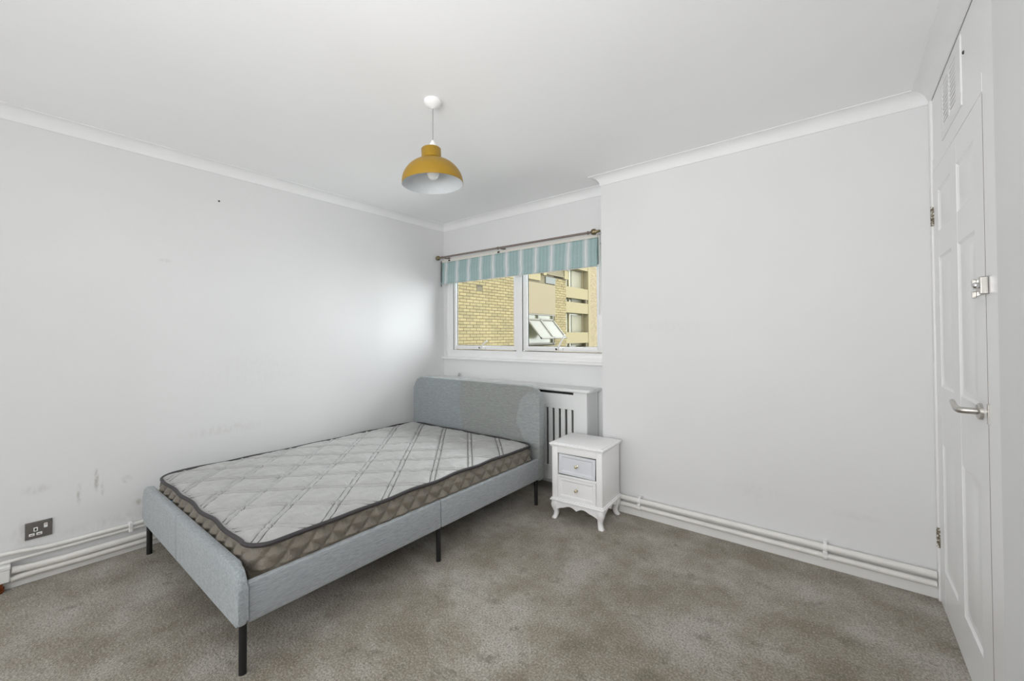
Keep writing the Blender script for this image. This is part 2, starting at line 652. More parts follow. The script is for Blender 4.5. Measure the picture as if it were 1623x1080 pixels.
DY0, DY1 = 2.600, 3.430     # door leaf along y
wr = MB()
wr.box(WX - 0.012, WX + 0.25, YB - 0.2, 2.418, -0.12, H)
wr.box(WX + 0.06, WX + 0.25, 2.417, D, -0.12, H)
wr = wr.build('wall_right', M_wall)
struct(wr, 'white wall beside the lock edge of the panelled door', 'wall')

# coving: one concave run per wall, mitred at the corners
CH, CV = 0.068, 0.063
path = [(0.0, YB), (0.0, A), (XR, A), (XR, D), (WX - 0.001, D), (WX - 0.001, YB)]
prof = [(0.0, 0.0), (0.0, CV), (0.004, CV)]
for i in range(9):
    t = i / 8 * PI / 2
    prof.append((CH - (CH - 0.006) * math.cos(t), CV - 0.004 - (CV - 0.008) * math.sin(t)) if False else
                (0.006 + (CH - 0.010) * (1 - math.cos(t)), (CV - 0.006) * (1 - math.sin(t)) + 0.004))
prof += [(CH, 0.004), (CH, 0.0)]


def inward(i):
    """inward mitre direction at path point i (interior lies to the right of travel)"""
    def nrm(a, b):
        d = (Vector(b) - Vector(a)).normalized()
        return Vector((d.y, -d.x))
    ns = []
    if i > 0:
        ns.append(nrm(path[i - 1], path[i]))
    if i < len(path) - 1:
        ns.append(nrm(path[i], path[i + 1]))
    if len(ns) == 1:
        return ns[0]
    return (ns[0] + ns[1]) / (1 + ns[0].dot(ns[1]))


cov_lab = ['white coving along the left wall', 'white coving above the window', 'short white coving at the end of the window alcove',
           'white coving along the plain far wall', 'white coving above the panelled door']
for i in range(len(path) - 1):
    mb = MB()
    ends = []
    for j in (i, i + 1):
        iw = inward(j)
        ends.append([mb.bm.verts.new((path[j][0] + iw.x * h, path[j][1] + iw.y * h, H - v)) for h, v in prof])
    n = len(prof)
    for k in range(n):
        mb.bm.faces.new((ends[0][k], ends[0][(k + 1) % n], ends[1][(k + 1) % n], ends[1][k]))
    mb.bm.faces.new(ends[0])
    mb.bm.faces.new(list(reversed(ends[1])))
    struct(mb.build('trim_%d' % (i + 1), M_coving, smooth=35), cov_lab[i], 'coving')

# baseboards
T = 0.018
BH = 0.088
struct(MB().box(0, T, YB, A, 0, 0.033, 0.003).build('baseboard_left', M_gloss), 'white skirting board below the pipes on the left wall', 'skirting')
struct(MB().box(T, XR, A - T, A, 0, BH, 0.003).build('baseboard_window', M_gloss), 'white skirting board behind the radiator cover', 'skirting')
bf = MB().box(XR, WX, D - T, D, 0, 0.051, 0.003)
bf.box(XR - T, XR, D - T, A - T, 0, 0.051, 0.003)
struct(bf.build('baseboard_far', M_gloss), 'white skirting board below the pipes on the plain far wall', 'skirting')
struct(MB().box(WX - T - 0.012, WX - 0.0122, YB, 2.38, 0, BH, 0.003).build('baseboard_right', M_gloss), 'white skirting board beside the door', 'skirting')

# ------------------------------------------------------------------ door
door = thing('door_1', (WX, (DY0 + DY1) / 2, 0), 'white six-panel moulded door with lever handle, at right', 'door', kind='structure')
fr = MB()
fr.box(WX - 0.008, WX + 0.05, DY1 + 0.003, D - 0.0005, 0, H - CV + 0.004, 0.003)        # hinge post
fr.box(WX - 0.0002, WX + 0.05, 2.5462, DY0 - 0.0045, 0, H - CV + 0.004, 0.002)              # lock jamb
fr.box(WX - 0.001, WX + 0.05, 2.4185, 2.5455, 0, H - CV + 0.004, 0.002)                    # architrave
fr.box(WX - 0.001, WX + 0.05, DY0 - 0.005, DY1 + 0.003, 1.991, 2.0515, 0.001)             # head
fr.build('door_frame', M_door, door)
MB().box(WX + 0.001, WX + 0.04, DY0 - 0.004, DY1 + 0.003, 2.052, H - CV + 0.004, 0.002).build('overpanel', M_door, door)
leaf = MB()
dp = 0.0075
leaf.box(WX + dp + 0.004, WX + 0.044, DY0, DY1, 0.008, 1.988)
ST = 0.108
cm = (DY0 + DY1) / 2
cols = [(DY0 + ST, cm - 0.052), (cm + 0.052, DY1 - ST)]
rows = [(0.185, 0.750), (1.005, 1.585), (1.700, 1.885)]
# stiles, mullion and rails round the sunk panels
leaf.box(WX, WX + 0.02, DY0, cols[0][0], 0.008, 1.988)
leaf.box(WX, WX + 0.02, cols[0][1], cols[1][0], 0.008, 1.988)
leaf.box(WX, WX + 0.02, cols[1][1], DY1, 0.008, 1.988)
zs = [0.008] + [v for r in rows for v in r] + [1.988]
for c in cols:
    for k in range(0, len(zs), 2):
        leaf.box(WX, WX + 0.02, c[0], c[1], zs[k], zs[k + 1])
leaf = leaf.build('door_leaf', M_door, door)
for c in cols:
    for r in rows:
        p = MB()
        R0 = (c[0] - .0005, c[1] + .0005, r[0] - .0005, r[1] + .0005)

        def ins(k):
            return (R0[0] + k, R0[1] - k, R0[2] + k, R0[3] - k)
        steps = [(0, 0.0), (0.010, dp * 0.75), (0.022, dp), (0.032, dp), (0.052, 0.0015)]
        for (k0, d0), (k1, d1) in zip(steps[:-1], steps[1:]):
            p.frustum(ins(k0), WX + d0, ins(k1), WX + d1)
        q = ins(steps[-1][0])
        d = WX + steps[-1][1]
        p.quad([(d, q[0], q[2]), (d, q[1], q[2]), (d, q[1], q[3]), (d, q[0], q[3])])
        bmesh.ops.remove_doubles(p.bm, verts=p.bm.verts[:], dist=1e-5)
        p.build('panel', M_door, leaf, smooth=20)
MB().box(WX + 0.0008, WX + 0.043, DY0 - 0.0036, DY0 - 0.0004, 0.010, 1.986).build('lock_gap_strip', M_gap_strip, leaf)['label'] = 'brown door edge strip, darkened for the shade of the lock gap'  # dark strip stands for the shaded gap beside the leaf
# lever handle
hp = MB()
HY, HZ = 2.668, 0.992
hp.lathe((WX, HY, HZ), [(0, -0.012), (0.020, -0.012), (0.026, -0.009), (0.0265, 0.0), (0, 0.0)], 32, 'X')
hp.tube([(WX - 0.010, HY, HZ), (WX - 0.042, HY, HZ), (WX - 0.050, HY + 0.006, HZ), (WX - 0.053, HY + 0.02, HZ + 0.001),
         (WX - 0.053, HY + 0.052, HZ + 0.006), (WX - 0.052, HY + 0.082, HZ + 0.013), (WX - 0.050, HY + 0.108, HZ + 0.015), (WX - 0.048, HY + 0.125, HZ + 0.012)],
        0.009, 14, radii=[.0105, .0105, .0105, .0098, .0085, .0078, .0075, .006])
hd = hp.build('handle', M_nickel, door, smooth=50)
hd['label'] = 'satin nickel lever handle'
MB().box(WX - 0.003, WX + 0.01, DY0 - 0.020, DY0 - 0.005, 0.965, 1.025, 0.001).build('strike_plate', M_nickel, door)
for z in (0.295, 1.79):
    hg = MB()
    hg.tube([(WX - 0.006, DY1 + 0.001, z - 0.045), (WX - 0.006, DY1 + 0.001, z + 0.045)], 0.006, 10)
    hg.box(WX - 0.004, WX + 0.006, DY1 - 0.010, DY1 + 0.012, z - 0.043, z + 0.043)
    o = hg.build('hinge', M_hinge, door, smooth=40)
    o['label'] = 'paint-flecked brass hinge'
# swing-bar door guard across the gap
gd = thing('door_guard', (WX, 2.60, 1.39), 'chrome swing bar door guard above the lever handle', 'door lock')
MB().box(WX - 0.018, WX, 2.562, 2.582, 1.362, 1.416, 0.003).build('keeper', M_nickel, gd)
MB().box(WX - 0.0045, WX, 2.606, 2.690, 1.364, 1.414, 0.001).build('back_plate', M_nickel, gd)
b = MB()
b.tube([(WX - 0.026, 2.566, 1.389), (WX - 0.020, 2.60, 1.389), (WX - 0.014, 2.672, 1.389)], 0.006, 10)
b.lathe((WX - 0.026, 2.566, 1.389), [(0, -.011), (0.008, -.008), (0.011, 0), (0.008, .008), (0, .011)], 16)
b.build('swing_bar', M_chrome, gd, smooth=60)
for zz in (1.368, 1.407):
    MB().box(WX - 0.014, WX - 0.0045, 2.680, 2.692, zz - 0.010, zz + 0.010, 0.002).build('hook_lug', M_nickel, gd)

# vent grille in the overpanel
vg = thing('vent_grille', (WX, 3.03, 2.17), 'white slotted air vent grille high above the door', 'vent')
vf = MB()
vf.box(WX - 0.003, WX + 0.002, 3.170, 3.205, 2.1052, 2.2848, 0.0008)
vf.box(WX - 0.003, WX + 0.002, 2.850, 2.925, 2.1052, 2.2848, 0.0008)
vf.box(WX - 0.003, WX + 0.002, 3.042, 3.060, 2.1052, 2.2848, 0.0008)
vf.box(WX - 0.003, WX + 0.002, 2.850, 3.205, 2.062, 2.105, 0.0008)
vf.box(WX - 0.003, WX + 0.002, 2.850, 3.205, 2.285, 2.318, 0.0008)
vf.build('grille_frame', M_gloss, vg)
for (y0, y1) in ((2.925, 3.042), (3.060, 3.170)):
    for k in range(10):
        z = 2.112 + k * 0.0178
        sl = MB()
        sl.prism([(WX - 0.004, z), (WX - 0.001, z - 0.006), (WX + 0.0018, z - 0.001), (WX - 0.001, z + 0.006)], y0, y1, 'XZ')
        sl.build('slat', M_gloss, vg)
tag(MB().lathe((WX + 0.002, 2.816, 2.233), [(0, -.006), (.006, -.004), (.007, 0)], 14, 'X').build('screw', M_dark), 'dark screw head above the door, beside the air vent', 'screw')
tag(MB().lathe((0, 1.65, 2.157), [(.006, 0), (.005, .004), (0, .006)], 12, 'X').build('nail', M_dark), 'small dark nail high on the left wall', 'nail')

# ------------------------------------------------------------------ window
win = thing('window_1', (0.95, A, WIN[2]), 'white double casement window above the bed', 'window', kind='structure')
x0, x1, z0, z1 = WIN
f = MB()
yf0, yf1 = A + 0.006, A + 0.054
f.box(x0, 0.070, yf0, yf1, z0, z1, 0.004)
f.box(0.066, 0.126, yf0 + 0.012, yf1, z0, z1, 0.004)
f.box(x1 - 0.066, x1, yf0 + 0.0125, yf1 + .0004, z0, z1 + .001, 0.004)
f.box(0.953, 1.020, yf0, yf1, z0 + .02, z1, 0.006)
f.box(x0, x1, yf0 + 0.004, yf1 - .0006, z0 + 0.001, 1.100, 0.004)
f.box(x0, x1, yf0 + 0.0046, yf1 - .0009, z1 - 0.07, z1 - .001, 0.004)
f.build('window_frame', M_upvc, win, smooth=30)
for (a, b_) in ((0.128, 0.951), (1.022, 1.800)):
    s = MB()
    ys0, ys1 = A + 0.020, A + 0.052
    fw = 0.034 if a < 0.5 else 0.046
    zt, zb = z1 - 0.072, 1.104
    s.box(a, a + fw, ys0, ys1, zb, zt, 0.005)
    s.box(b_ - 0.036 if a < .5 else b_ - fw, b_, ys0, ys1, zb, zt, 0.005)
    s.box(a + .003, b_ - .003, ys0 + .0005, ys1 - .0005, zb + .0005, zb + 0.040, 0.005)
    s.box(a + .003, b_ - .003, ys0 + .0005, ys1 - .0005, zt - 0.05, zt - .0005, 0.005)
    so = s.build('sash', M_upvc, win, smooth=30)
    MB().box(a + fw - .004, (b_ - 0.033) if a < .5 else b_ - fw + .004, A + 0.045, A + 0.050, zb + 0.037, zt - 0.047).build('pane', M_glass, so)
    sl_ = MB()
    sl_.box(a - .0022, a + .0003, A + .0165, A + .0200, zb - .001, zt)
    sl_.box(a, b_, A + .0088, A + .0125, zb - .0052, zb - .0025)
    sl_.build('seal', M_seal, so)
    # dark glazing gasket line
    g = MB()
    xa, xb = a + fw - 0.001, (b_ - 0.036) if a < .5 else b_ - fw
    g.box(xa - .0005, xa + 0.0035, A + 0.040, A + 0.0445, zb + 0.0405, zt - 0.05)
    g.box(xa + .004, xb, A + 0.040, A + 0.0445, zb + 0.0395, zb + 0.0425)
    g.build('gasket', M_lead, so)
for (hx, ang, ln) in ((0.535, 38, 0.105), (1.415, 62, 0.135)):
    h = MB()
    h.box(hx - 0.022, hx + 0.030, A + 0.002, A + 0.020, 1.108, 1.136, 0.004)
    h.box(hx - 0.026, hx - 0.004, A - 0.014, A + 0.010, 1.112, 1.138, 0.003)
    dx, dz = math.cos(math.radians(ang)) * ln, math.sin(math.radians(ang)) * ln
    h.tube([(hx - 0.008, A - 0.010, 1.128), (hx + dx * .5, A - 0.020, 1.128 + dz * .5), (hx + dx, A - 0.016, 1.128 + dz)], 0.0075, 10, radii=[.009, .007, .006])
    h.build('window_handle', M_plastic, win, smooth=45)
    MB().box(hx - 0.0275, hx - 0.010, A - 0.0155, A + 0.0, 1.117, 1.132, 0.001).build('handle_button', M_dark, win)
sill = MB().box(0.0005, XR - 0.001, A - 0.034, A + 0.02, 1.003, 1.0245, 0.006, 3).build('window_sill', M_upvc, win, smooth=40)

# ------------------------------------------------------------------ striped blind and rod
BY = 3.622
bl = thing('roman_blind', (0.91, BY, 2.02), 'blue-green and white striped blind pulled up over the window', 'blind')
mb = MB()
nx, nz = 90, 16
X0, X1, ZT, ZB = 0.030, 1.800, 2.003, 1.777
grid = []
for j in range(nz + 1):
    row = []
    for i in range(nx + 1):
        u, v = i / nx, j / nz
        x = X0 + (X1 - X0) * u
        z = ZT + (ZB - ZT) * v
        y = BY + 0.003 * math.sin(9 * u + 4 * v) + 0.005 * math.sin(3.2 * v * PI) * v - 0.010 * v
        row.append(mb.bm.verts.new((x, y, z)))
    grid.append(row)
for j in range(nz):
    for i in range(nx):
        mb.bm.faces.new((grid[j][i], grid[j][i + 1], grid[j + 1][i + 1], grid[j + 1][i]))
bo = mb.build('blind_fabric', M_stripe, bl, smooth=180)
sm = bo.modifiers.new('thick', 'SOLIDIFY')
sm.thickness = 0.004
# folded layers hanging behind the front panel
mb = MB()
for k in range(3):
    mb.box(X0 + 0.004, X1 - 0.004, BY + 0.006 + k * 0.008, BY + 0.010 + k * 0.008, ZB + 0.015 + 0.006 * k, ZT)
mb.build('folded_layers', M_stripe, bl)
MB().box(X0, X1, BY - 0.006, BY + 0.036, ZT - 0.001, ZT + 0.026, 0.003).build('headrail', M_linen, bl)
MB().box(X0, X1, BY - 0.013, BY - 0.006, ZB - 0.004, ZB + 0.006, 0.002).build('bottom_bar', M_linen, bl)
for x in (0.14, 0.80):
    MB().box(x - 0.012, x + 0.012, BY - 0.010, BY - 0.005, ZT + 0.004, ZT + 0.019, 0.002).build('rail_clip', M_dark, bl)
for x, zb in ((0.016, 1.752), (1.815, 1.40)):
    MB().tube([(x, BY - 0.004, 2.02), (x + .001, BY - 0.005, (2.02 + zb) / 2), (x, BY - 0.004, zb)], 0.0035, 8).build('cord', M_lead if x < 1 else M_linen, bl, smooth=60)

rd = thing('curtain_rod', (0.91, 3.570, 2.04), 'thin bronze curtain rod above the striped blind', 'curtain rod')
RY, RZ = 3.570, 2.045
MB().tube([(0.045, RY, RZ), (1.80, RY, RZ - 0.010)], 0.0092, 12).build('rod', M_bronze, rd, smooth=60)
for x, z in ((0.022, RZ), (1.795, RZ - 0.010)):
    q = MB()
    q.lathe((x, RY, z), [(0, -.024), (.012, -.022), (.022, -.012), (.024, 0), (.022, .012), (.012, .020), (.010, .03), (.010, .05), (0, .052)], 20, 'X')
    q.build('finial', M_brass, rd, smooth=50)
for x in (0.085, 0.83, 1.745):
    q = MB()
    q.tube([(x, A, RZ - 0.002), (x, RY, RZ - 0.002)], 0.005, 10)
    q.lathe((x, A, RZ - 0.002), [(0, 0), (.016, 0), (.016, -.005), (0, -.006)], 16, 'Y')
    q.lathe((x - 0.005, RY, RZ - (x * .0057)), [(.0072, 0), (.013, 0), (.013, .010), (.0072, .010)], 16, 'X')
    q.build('bracket', M_bronze, rd, smooth=50)

# ------------------------------------------------------------------ radiator and its cover
rc = thing('radiator_cover', (0.90, 3.57, 0), 'white slatted radiator cover behind the headboard', 'radiator cover')
CX0, CX1, CY = 0.020, 1.776, 3.472
t = MB()
pl = [(0.003, 3.6685), (0.003, CY - 0.020)]
for k in range(7):
    a = k / 6 * PI / 2
    pl.append((CX1 + 0.030 - 0.045 + 0.045 * math.sin(a), CY - 0.020 + 0.045 - 0.045 * math.cos(a)))
pl.append((CX1 + 0.030, 3.6685))
t.prism(pl, 0.806, 0.830, 'XY', 0.007, 3)
t.build('cover_top', M_cover, rc, smooth=40)
for (a, b_) in ((CX0, CX0 + 0.114), (CX1 - 0.114, CX1)):
    MB().box(a, b_, CY, CY + 0.020, 0.0, 0.806, 0.002).build('post', M_cover, rc)
MB().box(CX1 - 0.018, CX1, CY + 0.0202, 3.6505, 0.0, 0.806, 0.001).build('side_panel', M_cover, rc)
MB().box(CX0, CX0 + 0.018, CY + 0.0202, 3.6505, 0.0, 0.806, 0.001).build('side_panel', M_cover, rc)
MB().box(CX0 + 0.1145, CX1 - 0.1145, CY + 0.002, CY + 0.020, 0.668, 0.782, 0.002).build('top_rail', M_cover, rc)
MB().box(CX0 + 0.1145, CX1 - 0.1145, CY + 0.002, CY + 0.020, 0.098, 0.208, 0.002).build('bottom_rail', M_cover, rc)
sx0, sx1 = CX0 + 0.1145, CX1 - 0.1145
ns = 26
pitch = (sx1 - sx0 - 0.022) / ns
slat_me = None
for k in range(ns):
    xa = sx0 + 0.022 + k * pitch
    if slat_me is None:
        o = MB().box(xa, xa + pitch - 0.022, CY + 0.004, CY + 0.018, 0.2085, 0.6675, 0.0015, 1).build('slat', M_cover, rc)
        slat_me = (o, xa)
    else:
        o = slat_me[0].copy()
        COL.objects.link(o)
        o.parent = rc
        o.location.x = xa - slat_me[1]
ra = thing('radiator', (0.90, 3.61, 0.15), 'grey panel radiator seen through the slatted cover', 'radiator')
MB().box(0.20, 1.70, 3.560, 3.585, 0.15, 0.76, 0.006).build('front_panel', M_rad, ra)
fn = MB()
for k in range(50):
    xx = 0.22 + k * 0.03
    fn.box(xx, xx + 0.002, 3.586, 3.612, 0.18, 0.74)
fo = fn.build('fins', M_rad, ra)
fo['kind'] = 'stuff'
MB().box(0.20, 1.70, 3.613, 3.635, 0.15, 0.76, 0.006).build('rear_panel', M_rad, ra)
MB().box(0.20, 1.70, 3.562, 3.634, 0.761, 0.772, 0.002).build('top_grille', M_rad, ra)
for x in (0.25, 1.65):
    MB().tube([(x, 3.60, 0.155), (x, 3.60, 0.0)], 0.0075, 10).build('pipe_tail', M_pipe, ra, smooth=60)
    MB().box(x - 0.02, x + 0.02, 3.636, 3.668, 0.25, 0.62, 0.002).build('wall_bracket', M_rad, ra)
hk = thing('hook', (0.235, 3.664, 0.83), 'small chrome hook standing on the radiator cover top by the wall', 'hook')
q = MB().lathe((0.235, 3.650, 0.830), [(0, 0), (.013, 0), (.013, .004), (.006, .008), (.006, .020), (0, .021)], 16)
q.build('base', M_nickel, hk, smooth=50)
MB().tube([(0.235, 3.650, 0.848), (0.236, 3.647, 0.858), (0.245, 3.644, 0.864), (0.257, 3.642, 0.860), (0.262, 3.641, 0.850)], 0.004, 8).build('hook_arm', M_chrome, hk, smooth=60)

# ------------------------------------------------------------------ bed frame
BR = math.radians(0.35)
bed = thing('bed_frame', (0.820, 2.240, 0), 'low grey-blue upholstered double bed frame with black legs', 'bed', BR)
bed['local_build'] = True


def rrect(xh, zb, zt, r, rb=0.02, n=9):
    """outline with large top corners and small bottom ones"""
    pts = []
    for (cx, cz, rad, a0) in ((xh - rb, zb + rb, rb, -90), (xh - r, zt - r, r, 0), (-xh + r, zt - r, r, 90), (-xh + rb, zb + rb, rb, 180)):
        for k in range(n):
            a = math.radians(a0 + 90 * k / (n - 1))
            pts.append((cx + rad * math.cos(a), cz + rad * math.sin(a)))
    return pts


def board(name, xh, zb, zt, r, y0, y1, bev, mat):
    mb = MB()
    mb.prism(rrect(xh, zb, zt, r), y0, y1, 'XZ', bev, 4)
    return mb.build(name, mat, bed, smooth=50)


board('headboard', 0.716, 0.17, 0.862, 0.100, 0.958, 1.022, 0.020, M_fabric_head)
board('footboard', 0.722, 0.185, 0.394, 0.070, -0.984, -0.950, 0.013, M_fabric_foot)
for s in (-1, 1):
    for (ya, yb) in ((-0.9495, 0.0005), (0.0045, 0.9575)):
        xa, xb = sorted((s * 0.688, s * 0.714))
        MB().box(xa, xb, ya, yb, 0.186, 0.337, 0.010, 3).build('side_rail', M_fabric, bed, smooth=50)
    for yy in (-0.958, 0.0, 0.948):
        MB().tube([(s * 0.690, yy, 0.0), (s * 0.690, yy, 0.22 if abs(yy) < .5 else 0.205)], 0.0135, 14).build('leg', M_black, bed, smooth=50)
MB().box(-0.020, 0.020, -0.949, 0.957, 0.175, 0.199, 0.002).build('centre_beam', M_black, bed)
for k in range(13):
    yy = -0.86 + k * 0.143
    MB().box(-0.675, 0.675, yy - 0.035, yy + 0.035, 0.2, 0.212).build('slat', M_timber, bed)

# ------------------------------------------------------------------ mattress
mt = thing('mattress', (0.830, 2.2375, 0.213), 'silver-grey diamond quilted mattress with dark piping on the bed frame', 'mattress', BR)
mt['local_build'] = True
MX, MY = 0.672, 0.925       # half sizes at the piping
MR = 0.085                  # corner radius in plan
ZP = 0.226                  # height of the upper piping above the mattress base
QX, QY = 0.293, 0.3035
QO = (1.372 - 0.830, 1.424 - 2.2375)


def plan_sdf(x, y, mx=MX, my=MY, r=MR):
    qx, qy = abs(x) - (mx - r), abs(y) - (my - r)
    return math.hypot(max(qx, 0), max(qy, 0)) + min(max(qx, qy), 0) - r


def sag(x, y):
    return 0.004 * mnoise.noise(Vector((x * 2.3, y * 2.3, 3.1))) + 0.002 * math.sin(x * 10.7 + y * 3)


def quilt(x, y):
    a = (x - QO[0]) / QX + (y - QO[1]) / QY
    b = (x - QO[0]) / QX - (y - QO[1]) / QY
    h = 1.0
    out = []
    for c in (a, b):
        d = abs(c - round(c)) * 0.21        # metres, roughly, from the double seam's centre line
        out.append(d)
    pu = 1.0
    for d in out:
        pu = min(pu, d / 0.105)
    z = 0.012 * (1 - (1 - min(1, pu * 1.1)) ** 2.0)
    for d in out:
        g = abs(d - 0.013)
        z -= 0.009 * math.exp(-(g / 0.0046) ** 2)
        if d < 0.013:
            z += 0.0055 * (1 - (d / 0.013) ** 2)
    return z


NXm, NYm = 380, 520
mb = MB()
grid = {}
for j in range(NYm + 1):
    for i in range(NXm + 1):
        # map the square grid onto the rounded rectangle
        u, v = -1 + 2 * i / NXm, -1 + 2 * j / NYm
        x, y = u * MX, v * MY
        cx, cy = max(abs(x) - (MX - MR), 0), max(abs(y) - (MY - MR), 0)
        if cx > 0 and cy > 0:
            m_ = max(cx, cy)
            l_ = math.hypot(cx, cy)
            cx, cy = cx / l_ * m_, cy / l_ * m_
            x = math.copysign(MX - MR + cx, x)
            y = math.copysign(MY - MR + cy, y)
        d = -plan_sdf(x, y)
        e = min(1, d / 0.045)
        dome = 0.012 * (1 - (1 - min(1, d / 0.16)) ** 2)
        wr = 0.0045 * mnoise.noise(Vector((x * 22, y * 9, 0.3))) + 0.0035 * mnoise.noise(Vector((x * 11, y * 34, 5.3)))
        z = ZP + dome + (quilt(x, y) + wr) * e + sag(x, y)
        grid[i, j] = mb.bm.verts.new((x, y, z))
for j in range(NYm):
    for i in range(NXm):
        mb.bm.faces.new((grid[i, j], grid[i + 1, j], grid[i + 1, j + 1], grid[i, j + 1]))
mb.build('quilted_top', M_mat_top, mt, smooth=180, norm=False)


def top_z(x, y):
    d = -plan_sdf(x, y)
    e = max(0, min(1, d / 0.045))
    wr = 0.0045 * mnoise.noise(Vector((x * 22, y * 9, 0.3))) + 0.0035 * mnoise.noise(Vector((x * 11, y * 34, 5.3)))
    return ZP + 0.012 * (1 - (1 - max(0, min(1, d / 0.16))) ** 2) + (quilt(x, y) + wr) * e + sag(x, y)


# grey stitching lying in the double seams, darkened to stand for groove shade
mb = MB()
for fam in (1, -1):
    for n_ in range(-14, 15):
        for dl in (-0.062, 0.062):
            run = []
            for k in range(0, 230):
                x = -MX + 2 * MX * k / 229
                y = QO[1] + fam * QY * ((n_ + dl) - (x - QO[0]) / QX)
                if abs(y) < MY and plan_sdf(x, y) < -0.010:
                    run.append((x, y, top_z(x, y) + 0.0016))
            if len(run) > 2:
                mb.tube(run, 0.0024, 5, caps=False)
st_ = mb.build('stitching', M_seam_shade, mt, smooth=180)
st_['label'] = 'grey double rows of diamond stitching, darkened for groove shade'



def ring(off, n_s=24, n_c=14):
    """points round the rounded rectangle, pushed outwards by off, with the outward normal and arc length"""
    pts = []
    L = 0
    last = None
    segs = []
    step = 0.0075
    for (sx, sy, a0) in ((1, -1, -90), (1, 1, 0), (-1, 1, 90), (-1, -1, 180)):
        c = Vector((sx * (MX - MR), sy * (MY - MR)))
        segs.append([(c + MR * Vector((math.cos(math.radians(a0 + 90 * k / n_c)), math.sin(math.radians(a0 + 90 * k / n_c)))),
                      Vector((math.cos(math.radians(a0 + 90 * k / n_c)), math.sin(math.radians(a0 + 90 * k / n_c))))) for k in range(n_c + 1)])
    full = []
    for q in range(4):
        full += segs[q]
        p0, n0 = segs[q][-1]
        p1, _ = segs[(q + 1) % 4][0]
        m_ = int((p1 - p0).length / step)
        for k in range(1, m_):
            full.append((p0.lerp(p1, k / m_), n0))
    res = []
    for p, n in full:
        if last is not None:
            L += (p - last).length
        last = p
        res.append((p + n * off, n, L))
    return res


rg = ring(0)
TOT = rg[-1][2] + (rg[0][0] - rg[-1][0]).length
NQ = round(TOT / 0.092)
mb = MB()
rows = []
NZ = 44
for j in range(NZ + 1):
    v = j / NZ
    row = []
    for p, n, L in rg:
        z = 0.004 + (ZP - 0.008) * v
        s_ = L / TOT * NQ
        w_ = v * 5.0
        a, b_ = s_ + w_ * 0.5, s_ - w_ * 0.5
        da, db = abs(a - round(a)), abs(b_ - round(b_))
        puff = min(1, 2.6 * min(da, db))
        bulge = 0.020 * math.sin(PI * v) ** 0.6 + 0.022 * (puff ** 0.7) * math.sin(PI * min(1, max(0, v))) ** 0.35
        bulge += 0.004 * mnoise.noise(Vector((p.x * 14, p.y * 14, z * 20)))
        zz = z + sag(p.x, p.y) * v
        q = p + n * (min(bulge - 0.016, 0.010) if zz < 0.132 else bulge - 0.016)
        row.append(mb.bm.verts.new((q.x, q.y, zz)))
    rows.append(row)
nn = len(rg)
for j in range(NZ):
    for i in range(nn):
        mb.bm.faces.new((rows[j][i], rows[j][(i + 1) % nn], rows[j + 1][(i + 1) % nn], rows[j + 1][i]))
mb.bm.faces.new(list(reversed(rows[0])))
mb.build('quilted_border', M_mat_side, mt, smooth=180)


def piping(zb, off, r):
    mb = MB()
    cs = ring(0)
    rows = []
    K = 10
    for p, n, L in cs:
        wob = 0.004 * math.sin(L * 21) + 0.003 * mnoise.noise(Vector((L * 3, 2, 7)))
        c = p + n * (off + wob)
        zc = zb + sag(p.x, p.y) + 0.002 * math.sin(L * 17 + 1)
        rows.append([mb.bm.verts.new((c.x + n.x * r * math.cos(2 * PI * k / K), c.y + n.y * r * math.cos(2 * PI * k / K), zc + r * 1.15 * math.sin(2 * PI * k / K))) for k in range(K)])
    m_ = len(rows)
    for i in range(m_):
        for k in range(K):
            mb.bm.faces.new((rows[i][k], rows[(i + 1) % m_][k], rows[(i + 1) % m_][(k + 1) % K], rows[i][(k + 1) % K]))
    return mb.build('piping', M_piping, mt, smooth=180)


piping(ZP + 0.001, 0.002, 0.0080)
piping(0.013, -0.002, 0.008)
tg_ = MB().box(-0.330, -0.285, -MY - 0.022, -MY - 0.012, 0.135, 0.175, 0.003).build('care_tag', M_tag, mt)
tg_['label'] = 'blue sewn-in care tag'

# ------------------------------------------------------------------ nightstand
NR = math.radians(4.0)
nt = thing('nightstand', (1.8816, 3.254, 0), 'small white two-drawer nightstand with curved legs by the headboard', 'nightstand', NR)
nt['local_build'] = True
HWB, HDB = 0.181, 0.155
ZB0, ZB1 = 0.140, 0.492
# top with a stepped moulded edge
t = MB()
t.box(-0.195, 0.195, -0.170, 0.170, 0.497, 0.511, 0.006, 3)
t.box(-0.187, 0.187, -0.162, 0.164, 0.488, 0.4975, 0.003)
t.box(-0.180, 0.180, -0.155, 0.157, 0.5105, 0.5145, 0.003)
t.build('table_top', M_stand, nt, smooth=35)
c = MB()
FY = -HDB
dr = [(0.148, 0.284, 0.0), (0.305, 0.443, 0.010)]
c.box(-HWB, -0.138, FY, FY + 0.030, ZB0, ZB1 - .003, 0.006)
c.box(0.138, HWB, FY, FY + 0.030, ZB0, ZB1 - .003, 0.006)
c.box(-HWB, -HWB + 0.014, FY + 0.012, HDB, ZB0, ZB1 - .003, 0.003)
c.box(HWB - 0.014, HWB, FY + 0.012, HDB, ZB0, ZB1 - .003, 0.003)
c.box(-HWB + .01, HWB - .01, HDB - 0.008, HDB - 0.002, ZB0, ZB1 - .003)
c.box(-0.1385, 0.1385, FY + 0.001, FY + 0.026, 0.447, ZB1 - .003, 0.002)
c.box(-0.1385, 0.1385, FY + 0.001, FY + 0.026, 0.287, 0.301, 0.002)
c.box(-0.1385, 0.1385, FY + 0.001, FY + 0.026, ZB0, 0.147, 0.001)
c.box(-HWB + .012, HWB - .012, FY + 0.03, HDB - .01, 0.285, 0.295)
c.build('carcass', M_stand, nt, smooth=35)


